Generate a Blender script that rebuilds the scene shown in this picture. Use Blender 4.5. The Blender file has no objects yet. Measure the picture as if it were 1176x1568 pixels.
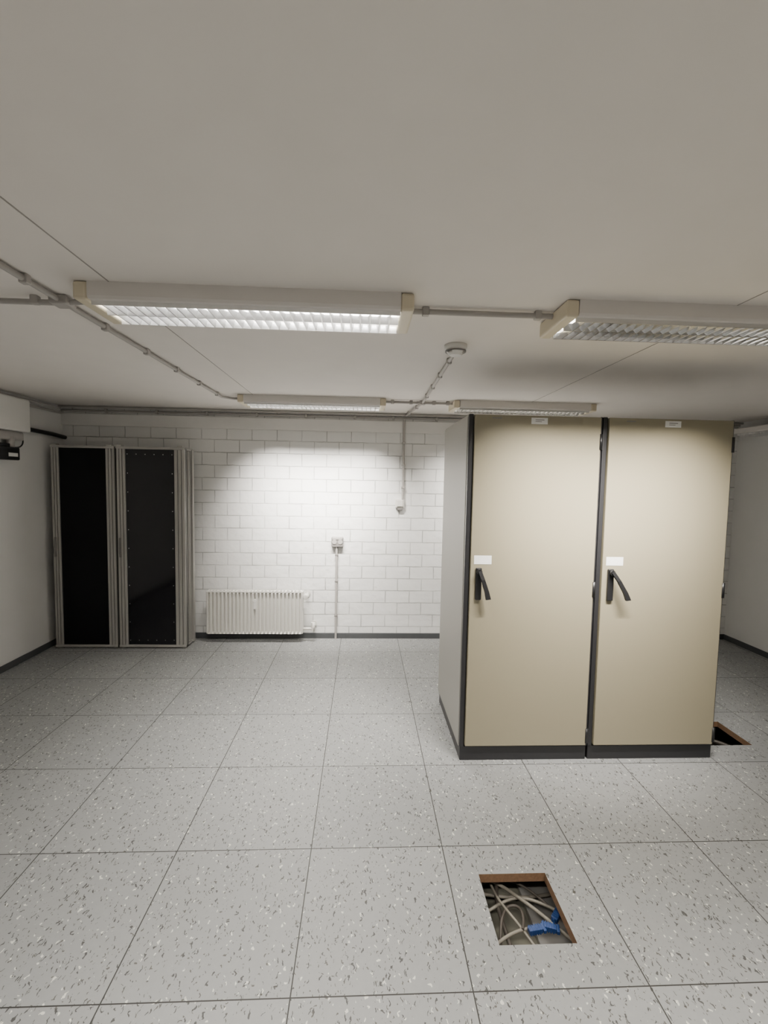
import bpy, bmesh, math, random
from mathutils import Vector, Matrix
random.seed(4)
scene=bpy.context.scene
COL=scene.collection
# ---------------------------------------------------------------- room numbers (metres)
XL,XR=-3.04,4.03
YB,YW=-2.4,4.764
ZC=2.38
TX0,TY0,TS=-0.2117,1.3732,0.6

# ---------------------------------------------------------------- material helpers
def newmat(name):
    m=bpy.data.materials.new(name); m.use_nodes=True
    nt=m.node_tree; b=nt.nodes['Principled BSDF']
    return m,nt,b
def simple(name,col,rough=0.5,metal=0.0,noise=0.0,nscale=20,bump=0.0,spec=0.5,bdist=.002):
    m,nt,b=newmat(name)
    b.inputs['Roughness'].default_value=rough
    b.inputs['Metallic'].default_value=metal
    b.inputs['Specular IOR Level'].default_value=spec
    if noise==0 and bump==0:
        b.inputs['Base Color'].default_value=(*col,1); return m
    tc=nt.nodes.new('ShaderNodeTexCoord')
    n=nt.nodes.new('ShaderNodeTexNoise'); n.inputs['Scale'].default_value=nscale; n.inputs['Detail'].default_value=2
    nt.links.new(tc.outputs['Object'],n.inputs['Vector'])
    mx=nt.nodes.new('ShaderNodeMix'); mx.data_type='RGBA'
    c=list(col)+[1]
    d=[max(0,v*(1-noise)) for v in col]+[1]
    mx.inputs[6].default_value=c; mx.inputs[7].default_value=d
    nt.links.new(n.outputs['Fac'],mx.inputs[0])
    nt.links.new(mx.outputs[2],b.inputs['Base Color'])
    if bump>0:
        bp=nt.nodes.new('ShaderNodeBump'); bp.inputs['Strength'].default_value=bump; bp.inputs['Distance'].default_value=bdist
        nt.links.new(n.outputs['Fac'],bp.inputs['Height']); nt.links.new(bp.outputs['Normal'],b.inputs['Normal'])
    return m
def emis(name,col,s):
    m,nt,b=newmat(name)
    b.inputs['Base Color'].default_value=(.9,.9,.9,1)
    b.inputs['Emission Color'].default_value=(*col,1); b.inputs['Emission Strength'].default_value=s
    return m
def mth(nt,op,a,b=None,c=None):
    n=nt.nodes.new('ShaderNodeMath'); n.operation=op
    for i,v in enumerate((a,b,c)):
        if v is None: continue
        if isinstance(v,(int,float)): n.inputs[i].default_value=v
        else: nt.links.new(v,n.inputs[i])
    return n.outputs[0]
def mixc(nt,f,a,b):
    n=nt.nodes.new('ShaderNodeMix'); n.data_type='RGBA'
    for i,v in ((0,f),(6,a),(7,b)):
        if isinstance(v,(int,float)): n.inputs[i].default_value=v
        elif isinstance(v,tuple): n.inputs[i].default_value=(*v,1)
        else: nt.links.new(v,n.inputs[i])
    return n.outputs[2]

def floor_mat():
    m,nt,b=newmat('raised_floor_tile')
    tc=nt.nodes.new('ShaderNodeTexCoord'); sp=nt.nodes.new('ShaderNodeSeparateXYZ')
    nt.links.new(tc.outputs['Object'],sp.inputs[0])
    X,Y=sp.outputs[0],sp.outputs[1]
    u=mth(nt,'DIVIDE',mth(nt,'SUBTRACT',X,TX0-6),TS); v=mth(nt,'DIVIDE',mth(nt,'SUBTRACT',Y,TY0-6),TS)
    fu=mth(nt,'FRACT',u); fv=mth(nt,'FRACT',v)
    eu=mth(nt,'ABSOLUTE',mth(nt,'SUBTRACT',fu,.5)); ev=mth(nt,'ABSOLUTE',mth(nt,'SUBTRACT',fv,.5))
    e=mth(nt,'MAXIMUM',eu,ev)
    joint=mth(nt,'GREATER_THAN',e,.5-0.0036)
    cx=nt.nodes.new('ShaderNodeCombineXYZ')
    nt.links.new(mth(nt,'FLOOR',u),cx.inputs[0]); nt.links.new(mth(nt,'FLOOR',v),cx.inputs[1])
    wn=nt.nodes.new('ShaderNodeTexWhiteNoise'); wn.noise_dimensions='3D'; nt.links.new(cx.outputs[0],wn.inputs['Vector'])
    base=mixc(nt,wn.outputs['Value'],(.256,.262,.262),(.290,.296,.294))
    nd=nt.nodes.new('ShaderNodeTexNoise'); nd.inputs['Scale'].default_value=45; nd.inputs['Detail'].default_value=2
    nt.links.new(tc.outputs['Object'],nd.inputs['Vector'])
    base=mixc(nt,mth(nt,'MULTIPLY',nd.outputs['Fac'],.45),base,(.205,.21,.21))
    vm=nt.nodes.new('ShaderNodeVectorMath'); vm.operation='MULTIPLY_ADD'
    nt.links.new(nd.outputs['Color'],vm.inputs[0]); vm.inputs[1].default_value=(.034,.034,0)
    nt.links.new(tc.outputs['Object'],vm.inputs[2])
    def flecks(scale,sx,sy,rot,thr,thin,seed):
        mp=nt.nodes.new('ShaderNodeMapping'); mp.inputs['Rotation'].default_value=(0,0,rot)
        mp.inputs['Scale'].default_value=(sx,sy,1); mp.inputs['Location'].default_value=(seed,seed*1.7,0)
        nt.links.new(vm.outputs[0],mp.inputs['Vector'])
        vo=nt.nodes.new('ShaderNodeTexVoronoi'); vo.voronoi_dimensions='2D'; vo.inputs['Scale'].default_value=scale
        nt.links.new(mp.outputs[0],vo.inputs['Vector'])
        s=nt.nodes.new('ShaderNodeSeparateColor'); nt.links.new(vo.outputs['Color'],s.inputs[0])
        sel=mth(nt,'GREATER_THAN',s.outputs[0],thr)
        size=mth(nt,'MULTIPLY',s.outputs[1],thin)
        return mth(nt,'MULTIPLY',sel,mth(nt,'LESS_THAN',vo.outputs['Distance'],size))
    d1=flecks(44,2.2,.6,.15,.60,.28,1.3)
    d2=flecks(70,1.6,.7,-.5,.58,.25,4.1)
    w1=flecks(46,1.3,.8,-.4,.74,.25,7.7)
    c=mixc(nt,mth(nt,'MULTIPLY',w1,.8),base,(.66,.65,.59))
    c=mixc(nt,mth(nt,'MULTIPLY',d1,.9),c,(.045,.045,.043))
    c=mixc(nt,mth(nt,'MULTIPLY',d2,.8),c,(.055,.05,.04))
    c=mixc(nt,joint,c,(.028,.027,.025))
    nt.links.new(c,b.inputs['Base Color'])
    b.inputs['Roughness'].default_value=.5
    b.inputs['Specular IOR Level'].default_value=.3
    return m

def brick_mat(name,axis,col=(.80,.80,.785)):
    m,nt,b=newmat(name)
    tc=nt.nodes.new('ShaderNodeTexCoord'); sp=nt.nodes.new('ShaderNodeSeparateXYZ'); nt.links.new(tc.outputs['Object'],sp.inputs[0])
    cb=nt.nodes.new('ShaderNodeCombineXYZ'); nt.links.new(sp.outputs[axis],cb.inputs[0]); nt.links.new(sp.outputs[2],cb.inputs[1])
    nz=nt.nodes.new('ShaderNodeTexNoise'); nz.inputs['Scale'].default_value=14; nz.inputs['Detail'].default_value=2
    nt.links.new(tc.outputs['Object'],nz.inputs['Vector'])
    vm=nt.nodes.new('ShaderNodeVectorMath'); vm.operation='MULTIPLY_ADD'
    nt.links.new(nz.outputs['Color'],vm.inputs[0]); vm.inputs[1].default_value=(.008,.008,0); nt.links.new(cb.outputs[0],vm.inputs[2])
    br=nt.nodes.new('ShaderNodeTexBrick'); br.offset=.5
    br.inputs['Scale'].default_value=1; br.inputs['Brick Width'].default_value=.255; br.inputs['Row Height'].default_value=.13
    br.inputs['Mortar Size'].default_value=.0045; br.inputs['Mortar Smooth'].default_value=.3
    br.inputs['Color1'].default_value=(*col,1); br.inputs['Color2'].default_value=(*[c*.965 for c in col],1)
    br.inputs['Mortar'].default_value=(*[c*.50 for c in col],1)
    nt.links.new(vm.outputs[0],br.inputs['Vector'])
    n2=nt.nodes.new('ShaderNodeTexNoise'); n2.inputs['Scale'].default_value=3.3; n2.inputs['Detail'].default_value=3
    nt.links.new(tc.outputs['Object'],n2.inputs['Vector'])
    mr=nt.nodes.new('ShaderNodeMapRange'); mr.inputs[1].default_value=.38; mr.inputs[2].default_value=.62
    mr.inputs[3].default_value=.25; mr.inputs[4].default_value=.95
    nt.links.new(n2.outputs['Fac'],mr.inputs[0])
    c=mixc(nt,mr.outputs[0],col,br.outputs['Color'])
    nt.links.new(c,b.inputs['Base Color'])
    b.inputs['Roughness'].default_value=.6
    h=mth(nt,'ADD',mth(nt,'MULTIPLY',br.outputs['Fac'],-1.0),mth(nt,'MULTIPLY',nz.outputs['Fac'],.8))
    bp=nt.nodes.new('ShaderNodeBump'); bp.inputs['Strength'].default_value=1; bp.inputs['Distance'].default_value=.008
    nt.links.new(h,bp.inputs['Height']); nt.links.new(bp.outputs[0],b.inputs['Normal'])
    return m

M={}
M['floor']=floor_mat()
M['chip']=simple('chipboard_edge',(.26,.15,.08),.85,noise=.5,nscale=120)
M['sub']=simple('subfloor_concrete',(.17,.165,.13),.9,noise=.4,nscale=8)
M['wb']=brick_mat('painted_brick_back',0)
M['ws']=simple('smooth_plaster_wall',(.79,.785,.77),.6,noise=.05,nscale=6,bump=.3,bdist=.01)
M['ceil']=simple('ceiling_paint',(.83,.79,.745),.8,noise=.06,nscale=5,bump=.35,bdist=.006)
M['lintel']=simple('smooth_white_paint',(.78,.77,.75),.6,noise=.06,nscale=12)
M['base']=simple('grey_vinyl_skirting',(.075,.08,.085),.5,noise=.2)
M['groove']=simple('ceiling_joint_shadow_gap',(.36,.34,.32),.9)
M['housing']=simple('lamp_white_enamel',(.74,.71,.68),.35,noise=.03)
M['cap']=simple('lamp_endcap_cream_plastic',(.70,.63,.48),.45,noise=.05)
M['alu']=simple('polished_louver_aluminium',(.90,.90,.90),.30,metal=.8)
M['alu2']=simple('mirror_louver_aluminium',(.88,.88,.88),.14,metal=1)
M['reflector']=simple('white_reflector',(.88,.88,.87),.35)
M['tube']=emis('fluorescent_tube_glass',(1,.97,.92),34)
M['tube_dim']=emis('fluorescent_tube_glass_weak',(1,.97,.92),17)  # same tube with weaker emission
M['conduit']=simple('grey_pvc_conduit',(.42,.40,.38),.5,noise=.1)
M['white_pl']=simple('white_plastic',(.78,.77,.74),.4,noise=.04)
M['grey_pl']=simple('grey_plastic',(.22,.21,.20),.45,noise=.1)
M['black']=simple('black_plastic',(.012,.012,.013),.35)
M['black_steel']=simple('black_steel',(.018,.018,.02),.4)
M['door']=simple('beige_powdercoat',(.275,.247,.172),.34,noise=.05,nscale=250)
M['side']=simple('light_grey_powdercoat',(.33,.32,.29),.42,noise=.05,nscale=250)
M['label']=simple('paper_label',(.82,.82,.80),.6,noise=.08,nscale=80)
M['rad']=simple('radiator_enamel',(.70,.685,.64),.3,noise=.02)
M['rackalu']=simple('anodised_aluminium_profile',(.44,.43,.405),.38,metal=.35)
M['slot']=simple('profile_slot_painted_shade',(.12,.115,.11),.6)  # dark colour behind the post ribs, groove shade put into the material
M['glass']=simple('black_acrylic_panel',(.004,.004,.006),.10)
M['mesh']=simple('black_perforated_panel',(.004,.004,.005),.6,noise=.4,nscale=300,spec=.2)
M['chrome']=simple('chromed_metal',(.7,.7,.7),.25,metal=1)
M['blue']=simple('blue_connector_plastic',(.015,.05,.18),.4,noise=.15)
M['cable']=simple('grey_cable_sheath',(.25,.23,.19),.5,noise=.2)
M['cabled']=simple('dark_cable_sheath',(.07,.06,.05),.5,noise=.2)

# ---------------------------------------------------------------- mesh helpers
def finish(name,bm,mats,parent=None,smooth=False):
    me=bpy.data.meshes.new(name); bm.normal_update(); bm.to_mesh(me); bm.free()
    for m in (mats if isinstance(mats,(list,tuple)) else [mats]): me.materials.append(m)
    if smooth:
        for p in me.polygons: p.use_smooth=True
    o=bpy.data.objects.new(name,me); COL.objects.link(o)
    if parent: o.parent=parent
    return o
def addbox(bm,lo,hi,mi=0,bev=0.0,seg=2):
    t=bmesh.new()
    bmesh.ops.create_cube(t,size=1)
    s=[hi[i]-lo[i] for i in range(3)]; c=[(hi[i]+lo[i])/2 for i in range(3)]
    for v in t.verts: v.co=Vector((v.co[0]*s[0]+c[0],v.co[1]*s[1]+c[1],v.co[2]*s[2]+c[2]))
    if bev>0: bmesh.ops.bevel(t,geom=t.edges[:],offset=min(bev,min(s)*.45),segments=seg,affect='EDGES',profile=.5)
    for f in t.faces: f.material_index=mi
    me=bpy.data.meshes.new('t'); t.to_mesh(me); t.free(); bm.from_mesh(me); bpy.data.meshes.remove(me)
def addcyl(bm,p0,p1,r,mi=0,seg=16,r2=None):
    p0,p1=Vector(p0),Vector(p1); d=p1-p0; q=d.to_track_quat('Z','Y')
    mt=Matrix.Translation((p0+p1)/2) @ q.to_matrix().to_4x4()
    n=len(bm.faces)
    bmesh.ops.create_cone(bm,cap_ends=True,segments=seg,radius1=r,radius2=r if r2 is None else r2,depth=d.length,matrix=mt)
    bm.faces.ensure_lookup_table()
    for f in bm.faces[n:]: f.material_index=mi; f.smooth=len(f.verts)==4
def addprism(bm,pts,axis,a,b,mi=0):
    def mk(p,t):
        if axis==0: return (t,p[0],p[1])
        if axis==1: return (p[0],t,p[1])
        return (p[0],p[1],t)
    va=[bm.verts.new(mk(p,a)) for p in pts]; vb=[bm.verts.new(mk(p,b)) for p in pts]
    fs=[bm.faces.new(va),bm.faces.new(vb[::-1])]
    for i in range(len(pts)):
        j=(i+1)%len(pts); fs.append(bm.faces.new((va[j],va[i],vb[i],vb[j])))
    for f in fs: f.material_index=mi
    bmesh.ops.recalc_face_normals(bm,faces=fs)
def box(name,lo,hi,mat,bev=0.0,parent=None):
    bm=bmesh.new(); addbox(bm,lo,hi,0,bev); return finish(name,bm,mat,parent)
def tube(name,pts,r,mat,parent=None,smooth_path=False,res=3):
    cu=bpy.data.curves.new(name+'_c','CURVE'); cu.dimensions='3D'; cu.bevel_depth=r; cu.bevel_resolution=res; cu.use_fill_caps=True
    if smooth_path:
        s=cu.splines.new('NURBS'); s.points.add(len(pts)-1)
        for i,p in enumerate(pts): s.points[i].co=(*p,1)
        s.use_endpoint_u=True; s.order_u=4; s.resolution_u=6
    else:
        s=cu.splines.new('POLY'); s.points.add(len(pts)-1)
        for i,p in enumerate(pts): s.points[i].co=(*p,1)
    t=bpy.data.objects.new(name+'_t',cu); COL.objects.link(t)
    dg=bpy.context.evaluated_depsgraph_get(); me=bpy.data.meshes.new_from_object(t.evaluated_get(dg))
    bpy.data.objects.remove(t); bpy.data.curves.remove(cu)
    me.name=name
    me.materials.clear(); me.materials.append(mat)
    for p in me.polygons: p.use_smooth=True
    o=bpy.data.objects.new(name,me); COL.objects.link(o)
    if parent: o.parent=parent
    return o
def empty(name):
    e=bpy.data.objects.new(name,None); e.empty_display_size=.1; COL.objects.link(e); return e

# ---------------------------------------------------------------- room shell
H1=(.52,.81,1.52,1.82); H2=(2.29,2.57,2.75,3.04)
def build_floor():
    xs=[XL,H1[0],H1[1],H2[0],H2[1],XR]; ys=[YB,H1[2],H1[3],H2[2],H2[3],YW]
    bm=bmesh.new()
    for i in range(5):
        for j in range(5):
            if (i,j) in ((1,1),(3,3)): continue
            x0,x1,y0,y1=xs[i],xs[i+1],ys[j],ys[j+1]
            v=[bm.verts.new(p) for p in ((x0,y0,0),(x1,y0,0),(x1,y1,0),(x0,y1,0))]; bm.faces.new(v)
            v=[bm.verts.new(p) for p in ((x0,y0,-.038),(x0,y1,-.038),(x1,y1,-.038),(x1,y0,-.038))]; f=bm.faces.new(v); f.material_index=1
    for (x0,x1,y0,y1) in (H1,H2):
        for a,b in (((x0,y0),(x1,y0)),((x1,y0),(x1,y1)),((x1,y1),(x0,y1)),((x0,y1),(x0,y0))):
            v=[bm.verts.new(p) for p in ((*a,0),(*b,0),(*b,-.038),(*a,-.038))]; f=bm.faces.new(v); f.material_index=1
    finish('floor',bm,[M['floor'],M['chip']])
build_floor()
ZS=-.24
box('subfloor',(XL,YB,ZS-.05),(XR,YW,ZS),M['sub'])
box('wall_back',(XL-.1,YW,ZS),(XR+.1,YW+.12,ZC+.1),M['wb'])
box('wall_left',(XL-.12,YB-.1,ZS),(XL,YW,ZC+.1),M['ws'])
box('wall_right',(XR,YB-.1,ZS),(XR+.12,YW,ZC+.1),M['ws'])
box('wall_front',(XL,YB-.12,ZS),(XR,YB,ZC+.1),M['lintel'])
box('ceiling',(XL,YB,ZC),(XR,YW,ZC+.1),M['ceil'])
box('baseboard_back',(XL,YW-.012,0),(XR,YW,.058),M['base'],.003)
box('baseboard_left',(XL,YB,0),(XL+.012,YW-.012,.058),M['base'],.003)
box('baseboard_right',(XR-.012,YB,0),(XR,YW-.012,.058),M['base'],.003)
box('trim_1',(XL,YW-.022,2.185),(XR,YW,2.305),M['lintel'],.004)
box('trim_2',(-.934,YB,ZC-.002),(-.930,4.7,ZC),M['groove'])
box('trim_3',(1.428,YB,ZC-.002),(1.431,4.7,ZC),M['groove'])

# ---------------------------------------------------------------- fluorescent louvre lamps
def lamp(x0,y0,tube_m,power,nm='fluorescent_ceiling_lamp',L=1.24,W=.27,zt=ZC,wall=1.0,down=1.0,room=1.0,lou='alu'):
    e=empty(nm)
    x1=x0+L; y1=y0+W; zb=zt-.060; cap=.05
    bm=bmesh.new()
    addbox(bm,(x0+cap,y0+.012,zt-.012),(x1-cap,y1-.012,zt-.001),0)
    for s,yy in ((1,y0),(-1,y1)):
        addprism(bm,[(yy,zt),(yy+s*.010,zt),(yy+s*.010,zb+.012),(yy+s*.024,zb+.004),(yy+s*.024,zb),(yy+s*.006,zb),(yy,zb+.010)],0,x0+cap,x1-cap,0)
    finish('housing',bm,M['housing'],e)
    bm=bmesh.new()
    for a,b in ((x0,x0+cap),(x1-cap,x1)):
        addbox(bm,(a,y0-.003,zb-.006),(b,y1+.003,zt-.001),0,.010,3)
    finish('end_caps',bm,M['cap'],e)
    bm=bmesh.new()
    addbox(bm,(x0+cap,y0+.014,zt-.017),(x1-cap,y1-.014,zt-.0125),0)
    finish('reflector',bm,M['reflector'],e)
    bm=bmesh.new()
    for yy in (y0+W*.29,y0+W*.71):
        addcyl(bm,(x0+cap+.002,yy,zt-.036),(x1-cap-.002,yy,zt-.036),.012,0,10)
    finish('tubes',bm,tube_m,e)
    bm=bmesh.new()
    zl0,zl1=zb-.014,zb+.012
    ym=(y0+y1)/2
    for yy,w in ((y0+.030,.006),(ym,.012),(y1-.030,.006)):
        addprism(bm,[(yy-.002,zl0),(yy+.002,zl0),(yy+w,zl1),(yy-w,zl1)],0,x0+cap,x1-cap,0)
    n=30; step=(L-2*cap)/n
    for i in range(1,n):
        xc=x0+cap+i*step
        addprism(bm,[(xc-.0020,zl0),(xc+.0020,zl0),(xc+.009,zl1),(xc-.009,zl1)],1,y0+.030,y1-.030,0)
    finish('louvre',bm,M[lou],e)
    # batwing distribution of a two-row specular louvre: centre beam + one beam to each side
    for tag,tilt,sp,k in (('beam_down',0,125,.40*down),('beam_side_a',37,66,.30*wall),('beam_side_b',-37,66,.30*room)):
        ld=bpy.data.lights.new('lamp_'+tag,'AREA'); ld.shape='RECTANGLE'; ld.size=L-.12; ld.size_y=W-.08
        ld.energy=power*k; ld.spread=math.radians(sp); ld.color=(1,.94,.86)
        if tilt: ld.size_y=.02
        lo=bpy.data.objects.new(tag,ld); COL.objects.link(lo)
        lo.location=((x0+x1)/2,ym,zb-.022); lo.rotation_euler=(math.radians(tilt),0,0); lo.parent=e
    return e
lamp(-1.06,1.735,M['tube'],27)
lamp(.76,1.735,M['tube_dim'],32,wall=3.2,down=.75,lou='alu2')
lamp(-1.06,3.875,M['tube'],27,wall=4.5,down=.5)
lamp(.76,3.875,M['tube_dim'],14,wall=4.0,down=.5,lou='alu2')
lamp(-1.06,-.40,M['tube'],25)
lamp(.76,-.40,M['tube_dim'],25)
def side_lamp():
    e=empty('wall_lamp')
    bm=bmesh.new(); addbox(bm,(XR-.20,3.35,2.235),(XR-.001,4.60,2.29),0,.008); finish('housing',bm,M['housing'],e)
    bm=bmesh.new()
    addbox(bm,(XR-.19,3.40,2.215),(XR-.02,4.55,2.235),0)
    for i in range(25):
        y=3.42+i*.045; addbox(bm,(XR-.195,y,2.205),(XR-.015,y+.006,2.236),0)
    finish('louvre',bm,M['alu'],e)
side_lamp()

# ---------------------------------------------------------------- electrical cabinets
def cabinet(x0,x1,yf,yb,zt,lev,left_side):
    e=empty('electrical_cabinet')
    bm=bmesh.new()
    addbox(bm,(x0+.012,yf+.022,.085),(x1-.004,yb-.01,zt-.012),0,.004)
    addbox(bm,(x0+.004,yf+.008,0),(x1-.004,yb-.02,.088),0,.004)
    addbox(bm,(x0,yf+.002,.088),(x0+.026,yf+.03,zt),0,.004)
    addbox(bm,(x1-.012,yf+.002,.088),(x1,yf+.03,zt),0,.004)
    finish('frame',bm,M['black_steel'],e)
    bm=bmesh.new()
    addbox(bm,(x0+.030,yf-.012,.098),(x1-.014,yf+.022,zt-.004),0,.005,3)
    finish('door',bm,M['door'],e)
    bm=bmesh.new()
    addbox(bm,(x0-.002,yf+.035,.075),(x0+.010,yb,zt-.01),0,.004)
    if not left_side: addbox(bm,(x1-.006,yf+.035,.06),(x1+.006,yb,zt-.01),0,.004)
    addbox(bm,(x0+.002,yf+.031,zt-.016),(x1-.002,yb,zt),0,.004)
    addbox(bm,(x0+.011,yb-.009,.085),(x1-.01,yb-.001,zt-.018),0,.003)
    finish('side_and_top_panels',bm,M['side'],e)
    bm=bmesh.new()
    for z in (1.93,1.06,.16):
        addcyl(bm,(x1-.012,yf-.008,z-.045),(x1-.012,yf-.008,z+.045),.010,0,12)
        addbox(bm,(x1-.022,yf-.012,z-.03),(x1-.004,yf+.006,z+.03),0,.002)
    finish('hinges',bm,M['black'],e)
    hx=x0+.078
    bm=bmesh.new()
    addbox(bm,(hx-.018,yf-.028,.995),(hx+.018,yf-.010,1.185),0,.006,3)
    addcyl(bm,(hx,yf-.028,1.165),(hx,yf-.048,1.165),.015,0,16)
    finish('handle_plate',bm,M['black'],e)
    bm=bmesh.new()
    pts=[Vector((hx,yf-.044,1.168)),Vector((hx+lev*.35,yf-.058,1.12)),Vector((hx+lev*.8,yf-.066,1.05)),Vector((hx+lev,yf-.068,1.008))]
    ws=[.010,.010,.012,.014]
    prev=None
    for p,w in zip(pts,ws):
        ring=[bm.verts.new(p+Vector(d)) for d in ((-w,-.008,0),(w,-.008,.004),(w,.008,.004),(-w,.008,0))]
        if prev:
            for k in range(4): bm.faces.new((prev[k],prev[(k+1)%4],ring[(k+1)%4],ring[k]))
        else: bm.faces.new(ring[::-1])
        prev=ring
    bm.faces.new(prev)
    bmesh.ops.recalc_face_normals(bm,faces=bm.faces[:])
    finish('handle_lever',bm,M['black'],e)
    bm=bmesh.new()
    addbox(bm,(hx-.028,yf-.0135,1.205),(hx+.075,yf-.011,1.256),0)
    xm=(x0+x1)/2
    addbox(bm,(xm-.035,yf-.0135,zt-.052),(xm+.06,yf-.011,zt-.016),0)
    finish('labels',bm,M['label'],e)
    bm=bmesh.new()
    addbox(bm,(xm-.012,yf-.0142,zt-.030),(xm+.040,yf-.0135,zt-.026),0)
    addbox(bm,(xm-.012,yf-.0142,zt-.040),(xm+.025,yf-.0135,zt-.037),0)
    addbox(bm,(x0+.13,yf-.0135,zt-.026),(x0+.185,yf-.011,zt-.019),0,.001)
    finish('print_marks',bm,M['grey_pl'],e)
cabinet(.602,1.388,2.61,3.38,2.075,.048,True)
cabinet(1.392,2.185,2.61,3.38,2.075,.085,False)

# ---------------------------------------------------------------- racks in the corner
def rack(x0,x1,yf,yb,zt,pm,screws,wl,wr,nm='server_rack'):
    e=empty(nm)
    bm=bmesh.new()
    def post(xa,xb,ya,yb2):
        addbox(bm,(xa,ya+.012,.012),(xb,yb2,zt-.01),1,.002)
        n=3; s=(xb-xa)/n
        for i in range(n):
            addbox(bm,(xa+i*s+.003,ya,.012),(xa+(i+1)*s-.003,ya+.020,zt-.01),0,.003)
    post(x0,x0+wl,yf,yf+.05); post(x1-wr,x1,yf,yf+.05)
    addbox(bm,(x0,yb-.045,.012),(x0+.04,yb,zt-.01),0,.002)
    addbox(bm,(x1-.04,yb-.045,.012),(x1+.012,yb,zt-.01),0,.002)
    for z0,z1 in ((zt-.022,zt),(.012,.034)):
        addbox(bm,(x0,yf-.004,z0),(x1,yf+.03,z1),0,.003)
        addbox(bm,(x0,yb-.03,z0),(x1,yb,z1),0,.003)
        addbox(bm,(x0,yf,z0),(x0+.03,yb,z1),0,.003); addbox(bm,(x1-.03,yf,z0),(x1,yb,z1),0,.003)
    for yy in (yf+.075,yf+.11): addbox(bm,(x1-.012,yy,.04),(x1+.002,yy+.012,zt-.03),0,.002)
    for xx in (x0+.03,x1-.03):
        for yy in (yf+.03,yb-.03): addcyl(bm,(xx,yy,0),(xx,yy,.014),.022,0,16)
    for xx in (x0+.03,x1-.05):
        addbox(bm,(xx-.022,yf-.006,zt-.002),(xx+.026,yf+.05,zt+.016),0,.003)
    finish('frame',bm,[M['rackalu'],M['slot']],e)
    bm=bmesh.new()
    addbox(bm,(x0+wl+.001,yf+.010,.036),(x1-wr-.001,yf+.02,zt-.024),0,.001)
    finish('panel',bm,pm,e)
    bm=bmesh.new()
    addbox(bm,(x0+.03,yb-.02,.04),(x1-.03,yb-.01,zt-.03),0)
    addbox(bm,(x1-.028,yf+.052,.04),(x1-.014,yb-.05,zt-.03),0)
    addbox(bm,(x0+.014,yf+.052,.04),(x0+.028,yb-.05,zt-.03),0)
    finish('back_panel',bm,M['black_steel'],e)
    bm=bmesh.new()
    addbox(bm,(x0+.018,yf-.012,.90),(x0+.036,yf+.002,1.09),0,.004); addbox(bm,(x0+.022,yf-.022,.93),(x0+.034,yf-.010,1.0),0,.003)
    finish('latch',bm,M['grey_pl'],e)
    if screws:
        bm=bmesh.new()
        a,b=x0+wl+.018,x1-wr-.018
        for i in range(11):
            z=.08+i*(zt-.15)/10
            for xx in (a,b): addcyl(bm,(xx,yf+.011,z),(xx,yf+.006,z),.0045,0,10)
        for k in range(1,5):
            xx=a+(b-a)*k/5
            for z in (.08,zt-.07): addcyl(bm,(xx,yf+.011,z),(xx,yf+.006,z),.0045,0,10)
        finish('screws',bm,M['chrome'],e)
rack(-2.965,-2.375,4.455,4.66,1.965,M['mesh'],False,.075,.085)
rack(-2.360,-1.715,4.455,4.66,1.965,M['glass'],True,.085,.105)

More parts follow.
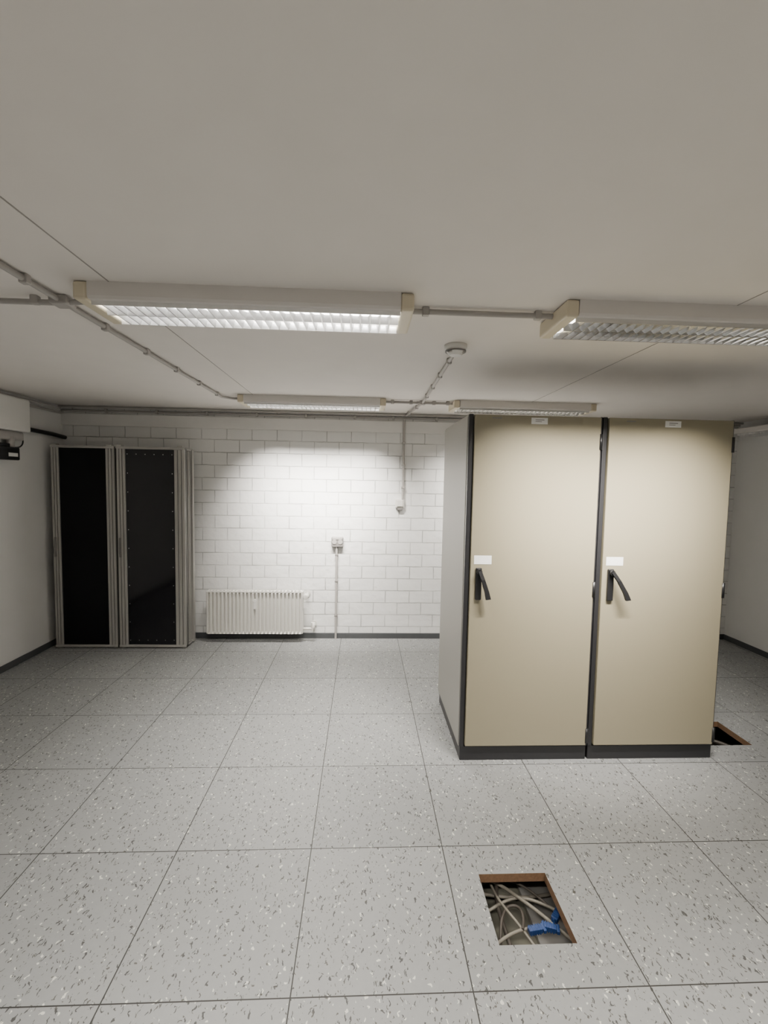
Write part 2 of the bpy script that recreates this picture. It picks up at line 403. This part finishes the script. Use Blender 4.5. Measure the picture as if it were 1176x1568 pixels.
# ---------------------------------------------------------------- radiator
def radiator():
    e=empty('radiator')
    x0,x1,z0,z1=-1.575,-.60,.095,.535
    yf=4.60; yw=YW-.002
    bm=bmesh.new()
    n=25; s=(x1-x0-.02)/n
    prof=[(0,0),(.20,0),(.30,.024),(.70,.024),(.80,0)]
    pts=[]
    for i in range(n):
        for a,d in prof: pts.append((x0+.01+(i+a)*s,yf+d))
    pts.append((x1-.01,yf))
    for yo,flip in ((0,1),(.085,-1)):
        zl=[(z0,.008),(z0+.02,0),(z1-.02,0),(z1,.008)]
        rows=[]
        for z,ins in zl:
            rows.append([bm.verts.new((p[0],(yf+yo)+(p[1]-yf)*flip*(0 if ins else 1)+ins*flip,z)) for p in pts])
        for r in range(3):
            for k in range(len(pts)-1): bm.faces.new((rows[r][k],rows[r][k+1],rows[r+1][k+1],rows[r+1][k]))
    bmesh.ops.recalc_face_normals(bm,faces=bm.faces[:])
    addbox(bm,(x0,yf+.004,z0+.004),(x0+.012,yf+.085,z1),0,.004)
    addbox(bm,(x1-.012,yf+.004,z0+.004),(x1,yf+.085,z1),0,.004)
    addbox(bm,(x0,yf+.002,z1-.012),(x1,yf+.012,z1+.002),0,.003); addbox(bm,(x0,yf+.076,z1-.012),(x1,yf+.086,z1+.002),0,.003)
    for i in range(60):
        x=x0+.015+i*(x1-x0-.03)/59; addbox(bm,(x-.002,yf+.01,z1-.008),(x+.002,yf+.078,z1-.002),0)
    for x in (x0+.2,x1-.2): addbox(bm,(x-.02,yf+.08,z0+.05),(x+.02,yw,z1-.08),0)
    finish('panel',bm,M['rad'],e)
    bm=bmesh.new()
    xm=(x0+x1)/2
    addcyl(bm,(xm+.0,yf+.004,z1-.09),(xm,yf-.006,z1-.09),.016,0,20); addbox(bm,(xm-.012,yf-.004,z1-.18),(xm+.012,yf+.004,z1-.1),0,.004)
    finish('evaporator_meter',bm,M['white_pl'],e)
    bm=bmesh.new()
    addcyl(bm,(x1-.005,yf+.045,z1-.045),(x1+.05,yf+.045,z1-.045),.013,0,16)
    addcyl(bm,(x1+.03,yf+.045,z1-.045),(x1+.03,yf-.03,z1-.045),.028,0,20,.024)
    addcyl(bm,(x1+.03,yf-.028,z1-.045),(x1+.03,yf-.036,z1-.045),.019,0,20)
    addcyl(bm,(x1+.03,yf+.045,z1-.045),(x1+.03,yw,z1-.045),.010,0,14)
    addcyl(bm,(x1-.005,yf+.045,z0+.045),(x1+.10,yf+.045,z0+.045),.012,0,14)
    addcyl(bm,(x1+.10,yf+.045,z0+.02),(x1+.10,yf+.045,z0+.11),.020,0,16)
    addcyl(bm,(x1+.10,yf+.045,z0+.07),(x1+.10,yw,z0+.07),.010,0,14)
    addcyl(bm,(x1+.10,yw-.012,z0+.07),(x1+.10,yw,z0+.07),.028,0,20)
    addcyl(bm,(x1+.03,yw-.012,z1-.045),(x1+.03,yw,z1-.045),.028,0,20)
    finish('valves_and_pipes',bm,M['rad'],e)
radiator()

# ---------------------------------------------------------------- sockets / switches / conduits
def socket():
    e=empty('wall_socket')
    bm=bmesh.new()
    addbox(bm,(-.325,YW-.045,.985),(-.202,YW,1.09),0,.008,3)
    finish('box',bm,M['grey_pl'],e)
    bm=bmesh.new()
    for x in (-.294,-.233):
        addcyl(bm,(x,YW-.045,1.04),(x,YW-.050,1.04),.024,0,24)
    addbox(bm,(-.318,YW-.049,1.062),(-.209,YW-.043,1.084),0,.003)
    finish('flap_covers',bm,M['conduit'],e)
    tube('conduit',[(-.27,YW-.024,.99),(-.27,YW-.024,.0)],.0115,M['conduit'],e)
    bm=bmesh.new()
    for z in (.25,.62,.9): addbox(bm,(-.287,YW-.037,z-.008),(-.253,YW,z+.008),0,.003)
    finish('clips',bm,M['grey_pl'],e)
socket()
def switch():
    e=empty('light_switch')
    bm=bmesh.new(); addbox(bm,(.338,YW-.045,1.405),(.43,YW,1.50),0,.008,3); addbox(bm,(.352,YW-.056,1.42),(.416,YW-.043,1.488),0,.004)
    finish('box',bm,M['rad'],e)
    bm=bmesh.new(); addbox(bm,(.358,YW-.043,1.385),(.412,YW-.004,1.406),0,.003); finish('gland',bm,M['grey_pl'],e)
    tube('conduit',[(.412,YW-.036,1.49),(.412,YW-.036,2.315)],.0125,M['conduit'],e)
    bm=bmesh.new()
    for z in (1.62,1.85,2.08): addbox(bm,(.394,YW-.052,z-.009),(.430,YW,z+.009),0,.003)
    finish('clips',bm,M['conduit'],e)
switch()
def conduits():
    e=empty('cable_conduit')
    zc=ZC-.018; r=.011
    runs=[[(-1.20,YB,zc),(-1.20,3.92,zc),(-1.12,4.0,zc),(-1.06,4.0,zc)],
          [(XL,1.90,zc-.005),(-1.20,1.90,zc-.005),(-1.06,1.88,zc)],
          [(.18,1.87,zc),(.76,1.87,zc)],
          [(.18,3.96,zc),(.76,3.96,zc)],
          [(.50,3.96,zc),(.47,2.42,zc)],
          [(.50,3.96,zc),(.43,YW-.03,zc)],
          [(XL,YW-.016,2.332),(XR,YW-.016,2.345)],
          [(XL,YW-.055,2.364),(XR,YW-.055,2.364)],
          [(XL+.03,2.0,2.30),(XL+.03,YW-.05,2.30)],
          [(XL+.03,2.0,2.345),(XL+.03,YW-.08,2.345)]]
    for i,p in enumerate(runs): tube('run_%d'%(i+1),p,r,M['conduit'],e)
    bm=bmesh.new()
    def clip(x,y): addbox(bm,(x-.014,y-.014,ZC-.034),(x+.014,y+.014,ZC),0,.004)
    for y in (.5,.9,1.3,1.7,2.2,2.6,3.0,3.4,3.8): clip(-1.20,y)
    for x in (-2.8,-2.4,-2.0,-1.6,-1.3): clip(x,1.895)
    for x in (.24,.70): clip(x,1.87)
    for x in (.24,.40,.60,.72): clip(x,3.96)
    for y in (2.6,2.95,3.3,3.65): clip(.50-(3.96-y)*.0195,y)
    for y in (4.2,4.55): clip(.50-(y-3.96)*.09,y)
    for x in (-2.6,-2.1,-1.6,-1.1,-.6,-.1,.3,.75): addbox(bm,(x-.012,YW-.03,2.318),(x+.012,YW,2.355),0,.003)
    addbox(bm,(-1.235,1.865,ZC-.036),(-1.165,1.935,ZC),0,.008); addbox(bm,(.475,3.935,ZC-.036),(.525,3.985,ZC),0,.008)
    finish('clips',bm,M['conduit'],e)
conduits()
def detector():
    e=empty('smoke_detector')
    bm=bmesh.new()
    c=(.462,2.36)
    addcyl(bm,(*c,ZC),(*c,ZC-.022),.058,0,32)
    addcyl(bm,(*c,ZC-.022),(*c,ZC-.034),.052,0,32,.050)
    addcyl(bm,(*c,ZC-.034),(*c,ZC-.052),.046,0,32,.030)
    finish('body',bm,M['white_pl'],e)
    bm=bmesh.new(); addcyl(bm,(*c,ZC-.028),(*c,ZC-.034),.0535,0,32); finish('vent_ring',bm,M['grey_pl'],e)
detector()

# ---------------------------------------------------------------- left wall box, device, cable
def leftbox():
    e=empty('wall_junction_box')
    bm=bmesh.new(); addbox(bm,(XL,3.55,2.05),(XL+.09,4.20,2.335),0,.015,3); finish('box',bm,M['white_pl'],e)
    bm=bmesh.new(); addbox(bm,(XL,3.72,1.97),(XL+.06,4.16,2.05),0,.02,3); addcyl(bm,(XL+.04,4.02,2.0),(XL+.04,4.02,1.90),.03,0,20); finish('gland_hood',bm,M['conduit'],e)
    bm=bmesh.new(); addbox(bm,(XL+.002,3.66,1.80),(XL+.09,4.06,1.91),0,.01,2); addbox(bm,(XL+.02,3.74,1.91),(XL+.07,3.98,1.94),0,.006); finish('black_plug_block',bm,M['black'],e)
    bm=bmesh.new(); addbox(bm,(XL+.088,3.93,1.83),(XL+.093,4.03,1.86),0); finish('label',bm,M['label'],e)
    loop=[(XL+.04,4.0,1.92),(XL+.05,4.08,1.90),(XL+.05,4.16,1.93),(XL+.04,4.17,2.0),(XL+.04,4.12,2.04)]
    tube('cable_loop',loop,.006,M['black'],e,True)
leftbox()
tube('black_pipe',[(XL+.04,4.22,2.085),(XL+.04,4.55,2.075),(XL+.04,YW-.03,2.06)],.020,M['black'])

# ---------------------------------------------------------------- cables below the open floor tiles
def underfloor():
    e=empty('underfloor_cable_bundle')
    specs=[([(.35,2.10,-.20),(.60,1.96,-.13),(.68,1.82,-.10),(.80,1.70,-.10),(.95,1.55,-.16)],.007,'cable'),
           ([(.30,1.70,-.21),(.56,1.78,-.13),(.70,1.88,-.12),(.82,1.76,-.10),(1.0,1.70,-.16)],.006,'cable'),
           ([(.50,2.3,-.21),(.62,1.98,-.14),(.56,1.80,-.09),(.68,1.66,-.09),(.76,1.45,-.15)],.0055,'cable'),
           ([(.45,1.88,-.17),(.62,1.96,-.12),(.76,1.88,-.10),(.86,1.72,-.12),(1.0,1.58,-.2)],.005,'cabled'),
           ([(.62,1.40,-.21),(.62,1.68,-.15),(.57,1.84,-.13),(.68,2.00,-.14),(.64,2.25,-.2)],.009,'cabled'),
           ([(.80,1.70,-.10),(.86,1.76,-.11),(.92,1.84,-.14),(1.05,1.9,-.2)],.008,'blue'),
           ([(.52,1.60,-.10),(.64,1.68,-.09),(.74,1.67,-.10)],.006,'cable'),
           ([(.25,2.05,-.2),(.58,1.86,-.16),(.72,1.83,-.15),(1.0,1.95,-.2)],.007,'cable'),
           ([(.56,1.62,-.12),(.59,1.74,-.10),(.66,1.80,-.10),(.70,1.74,-.09),(.66,1.66,-.09)],.006,'cabled')]
    for i,(p,r,m) in enumerate(specs): tube('cable_%d'%(i+1),p,r,M[m],e,True)
    def conn(cx,cy,cz,ang,k):
        bm=bmesh.new()
        addbox(bm,(-.036,-.012,-.010),(.022,.012,.010),0,.003); addbox(bm,(.022,-.017,-.007),(.034,.017,.007),0,.002)
        for j in range(5): addbox(bm,(-.032+j*.010,-.0135,-.0115),(-.027+j*.010,.0135,.0115),0,.001)
        mt=Matrix.Translation((cx,cy,cz))@Matrix.Rotation(ang,4,'Z')
        bmesh.ops.transform(bm,matrix=mt,verts=bm.verts[:])
        finish('connector_%d'%k,bm,M['blue'],e)
    conn(.715,1.655,-.085,.15,1); conn(.775,1.665,-.09,-.3,2); conn(.83,1.73,-.10,.8,3)
    tube('cable_10',[(2.2,3.3,-.2),(2.52,3.1,-.13),(2.6,2.98,-.12),(2.8,2.8,-.2)],.014,M['cabled'],e,True)
    bm=bmesh.new(); addbox(bm,(.76,1.70,ZS),(.98,2.20,ZS+.02),0,.002); finish('board',bm,M['rackalu'],e)
underfloor()

# ---------------------------------------------------------------- world, camera
w=bpy.data.worlds.new('World'); scene.world=w; w.use_nodes=True
w.node_tree.nodes['Background'].inputs[0].default_value=(.5,.5,.5,1); w.node_tree.nodes['Background'].inputs[1].default_value=.05
p,y,r=.0665,.0463,.0186
cp,sp=math.cos(p),math.sin(p)
f=Vector((math.sin(y)*cp,math.cos(y)*cp,-sp)); r0=Vector((math.cos(y),-math.sin(y),0)); u0=r0.cross(f)
rr=math.cos(r)*r0+math.sin(r)*u0; uu=-math.sin(r)*r0+math.cos(r)*u0
cam=bpy.data.cameras.new('camera'); co=bpy.data.objects.new('camera',cam); COL.objects.link(co)
cam.sensor_fit='HORIZONTAL'; cam.sensor_width=36; cam.lens=694.53*36/1176; cam.clip_start=.02
mt=Matrix((rr,uu,-f)).transposed().to_4x4(); mt.translation=Vector((0,0,1.6753)); co.matrix_world=mt
scene.camera=co
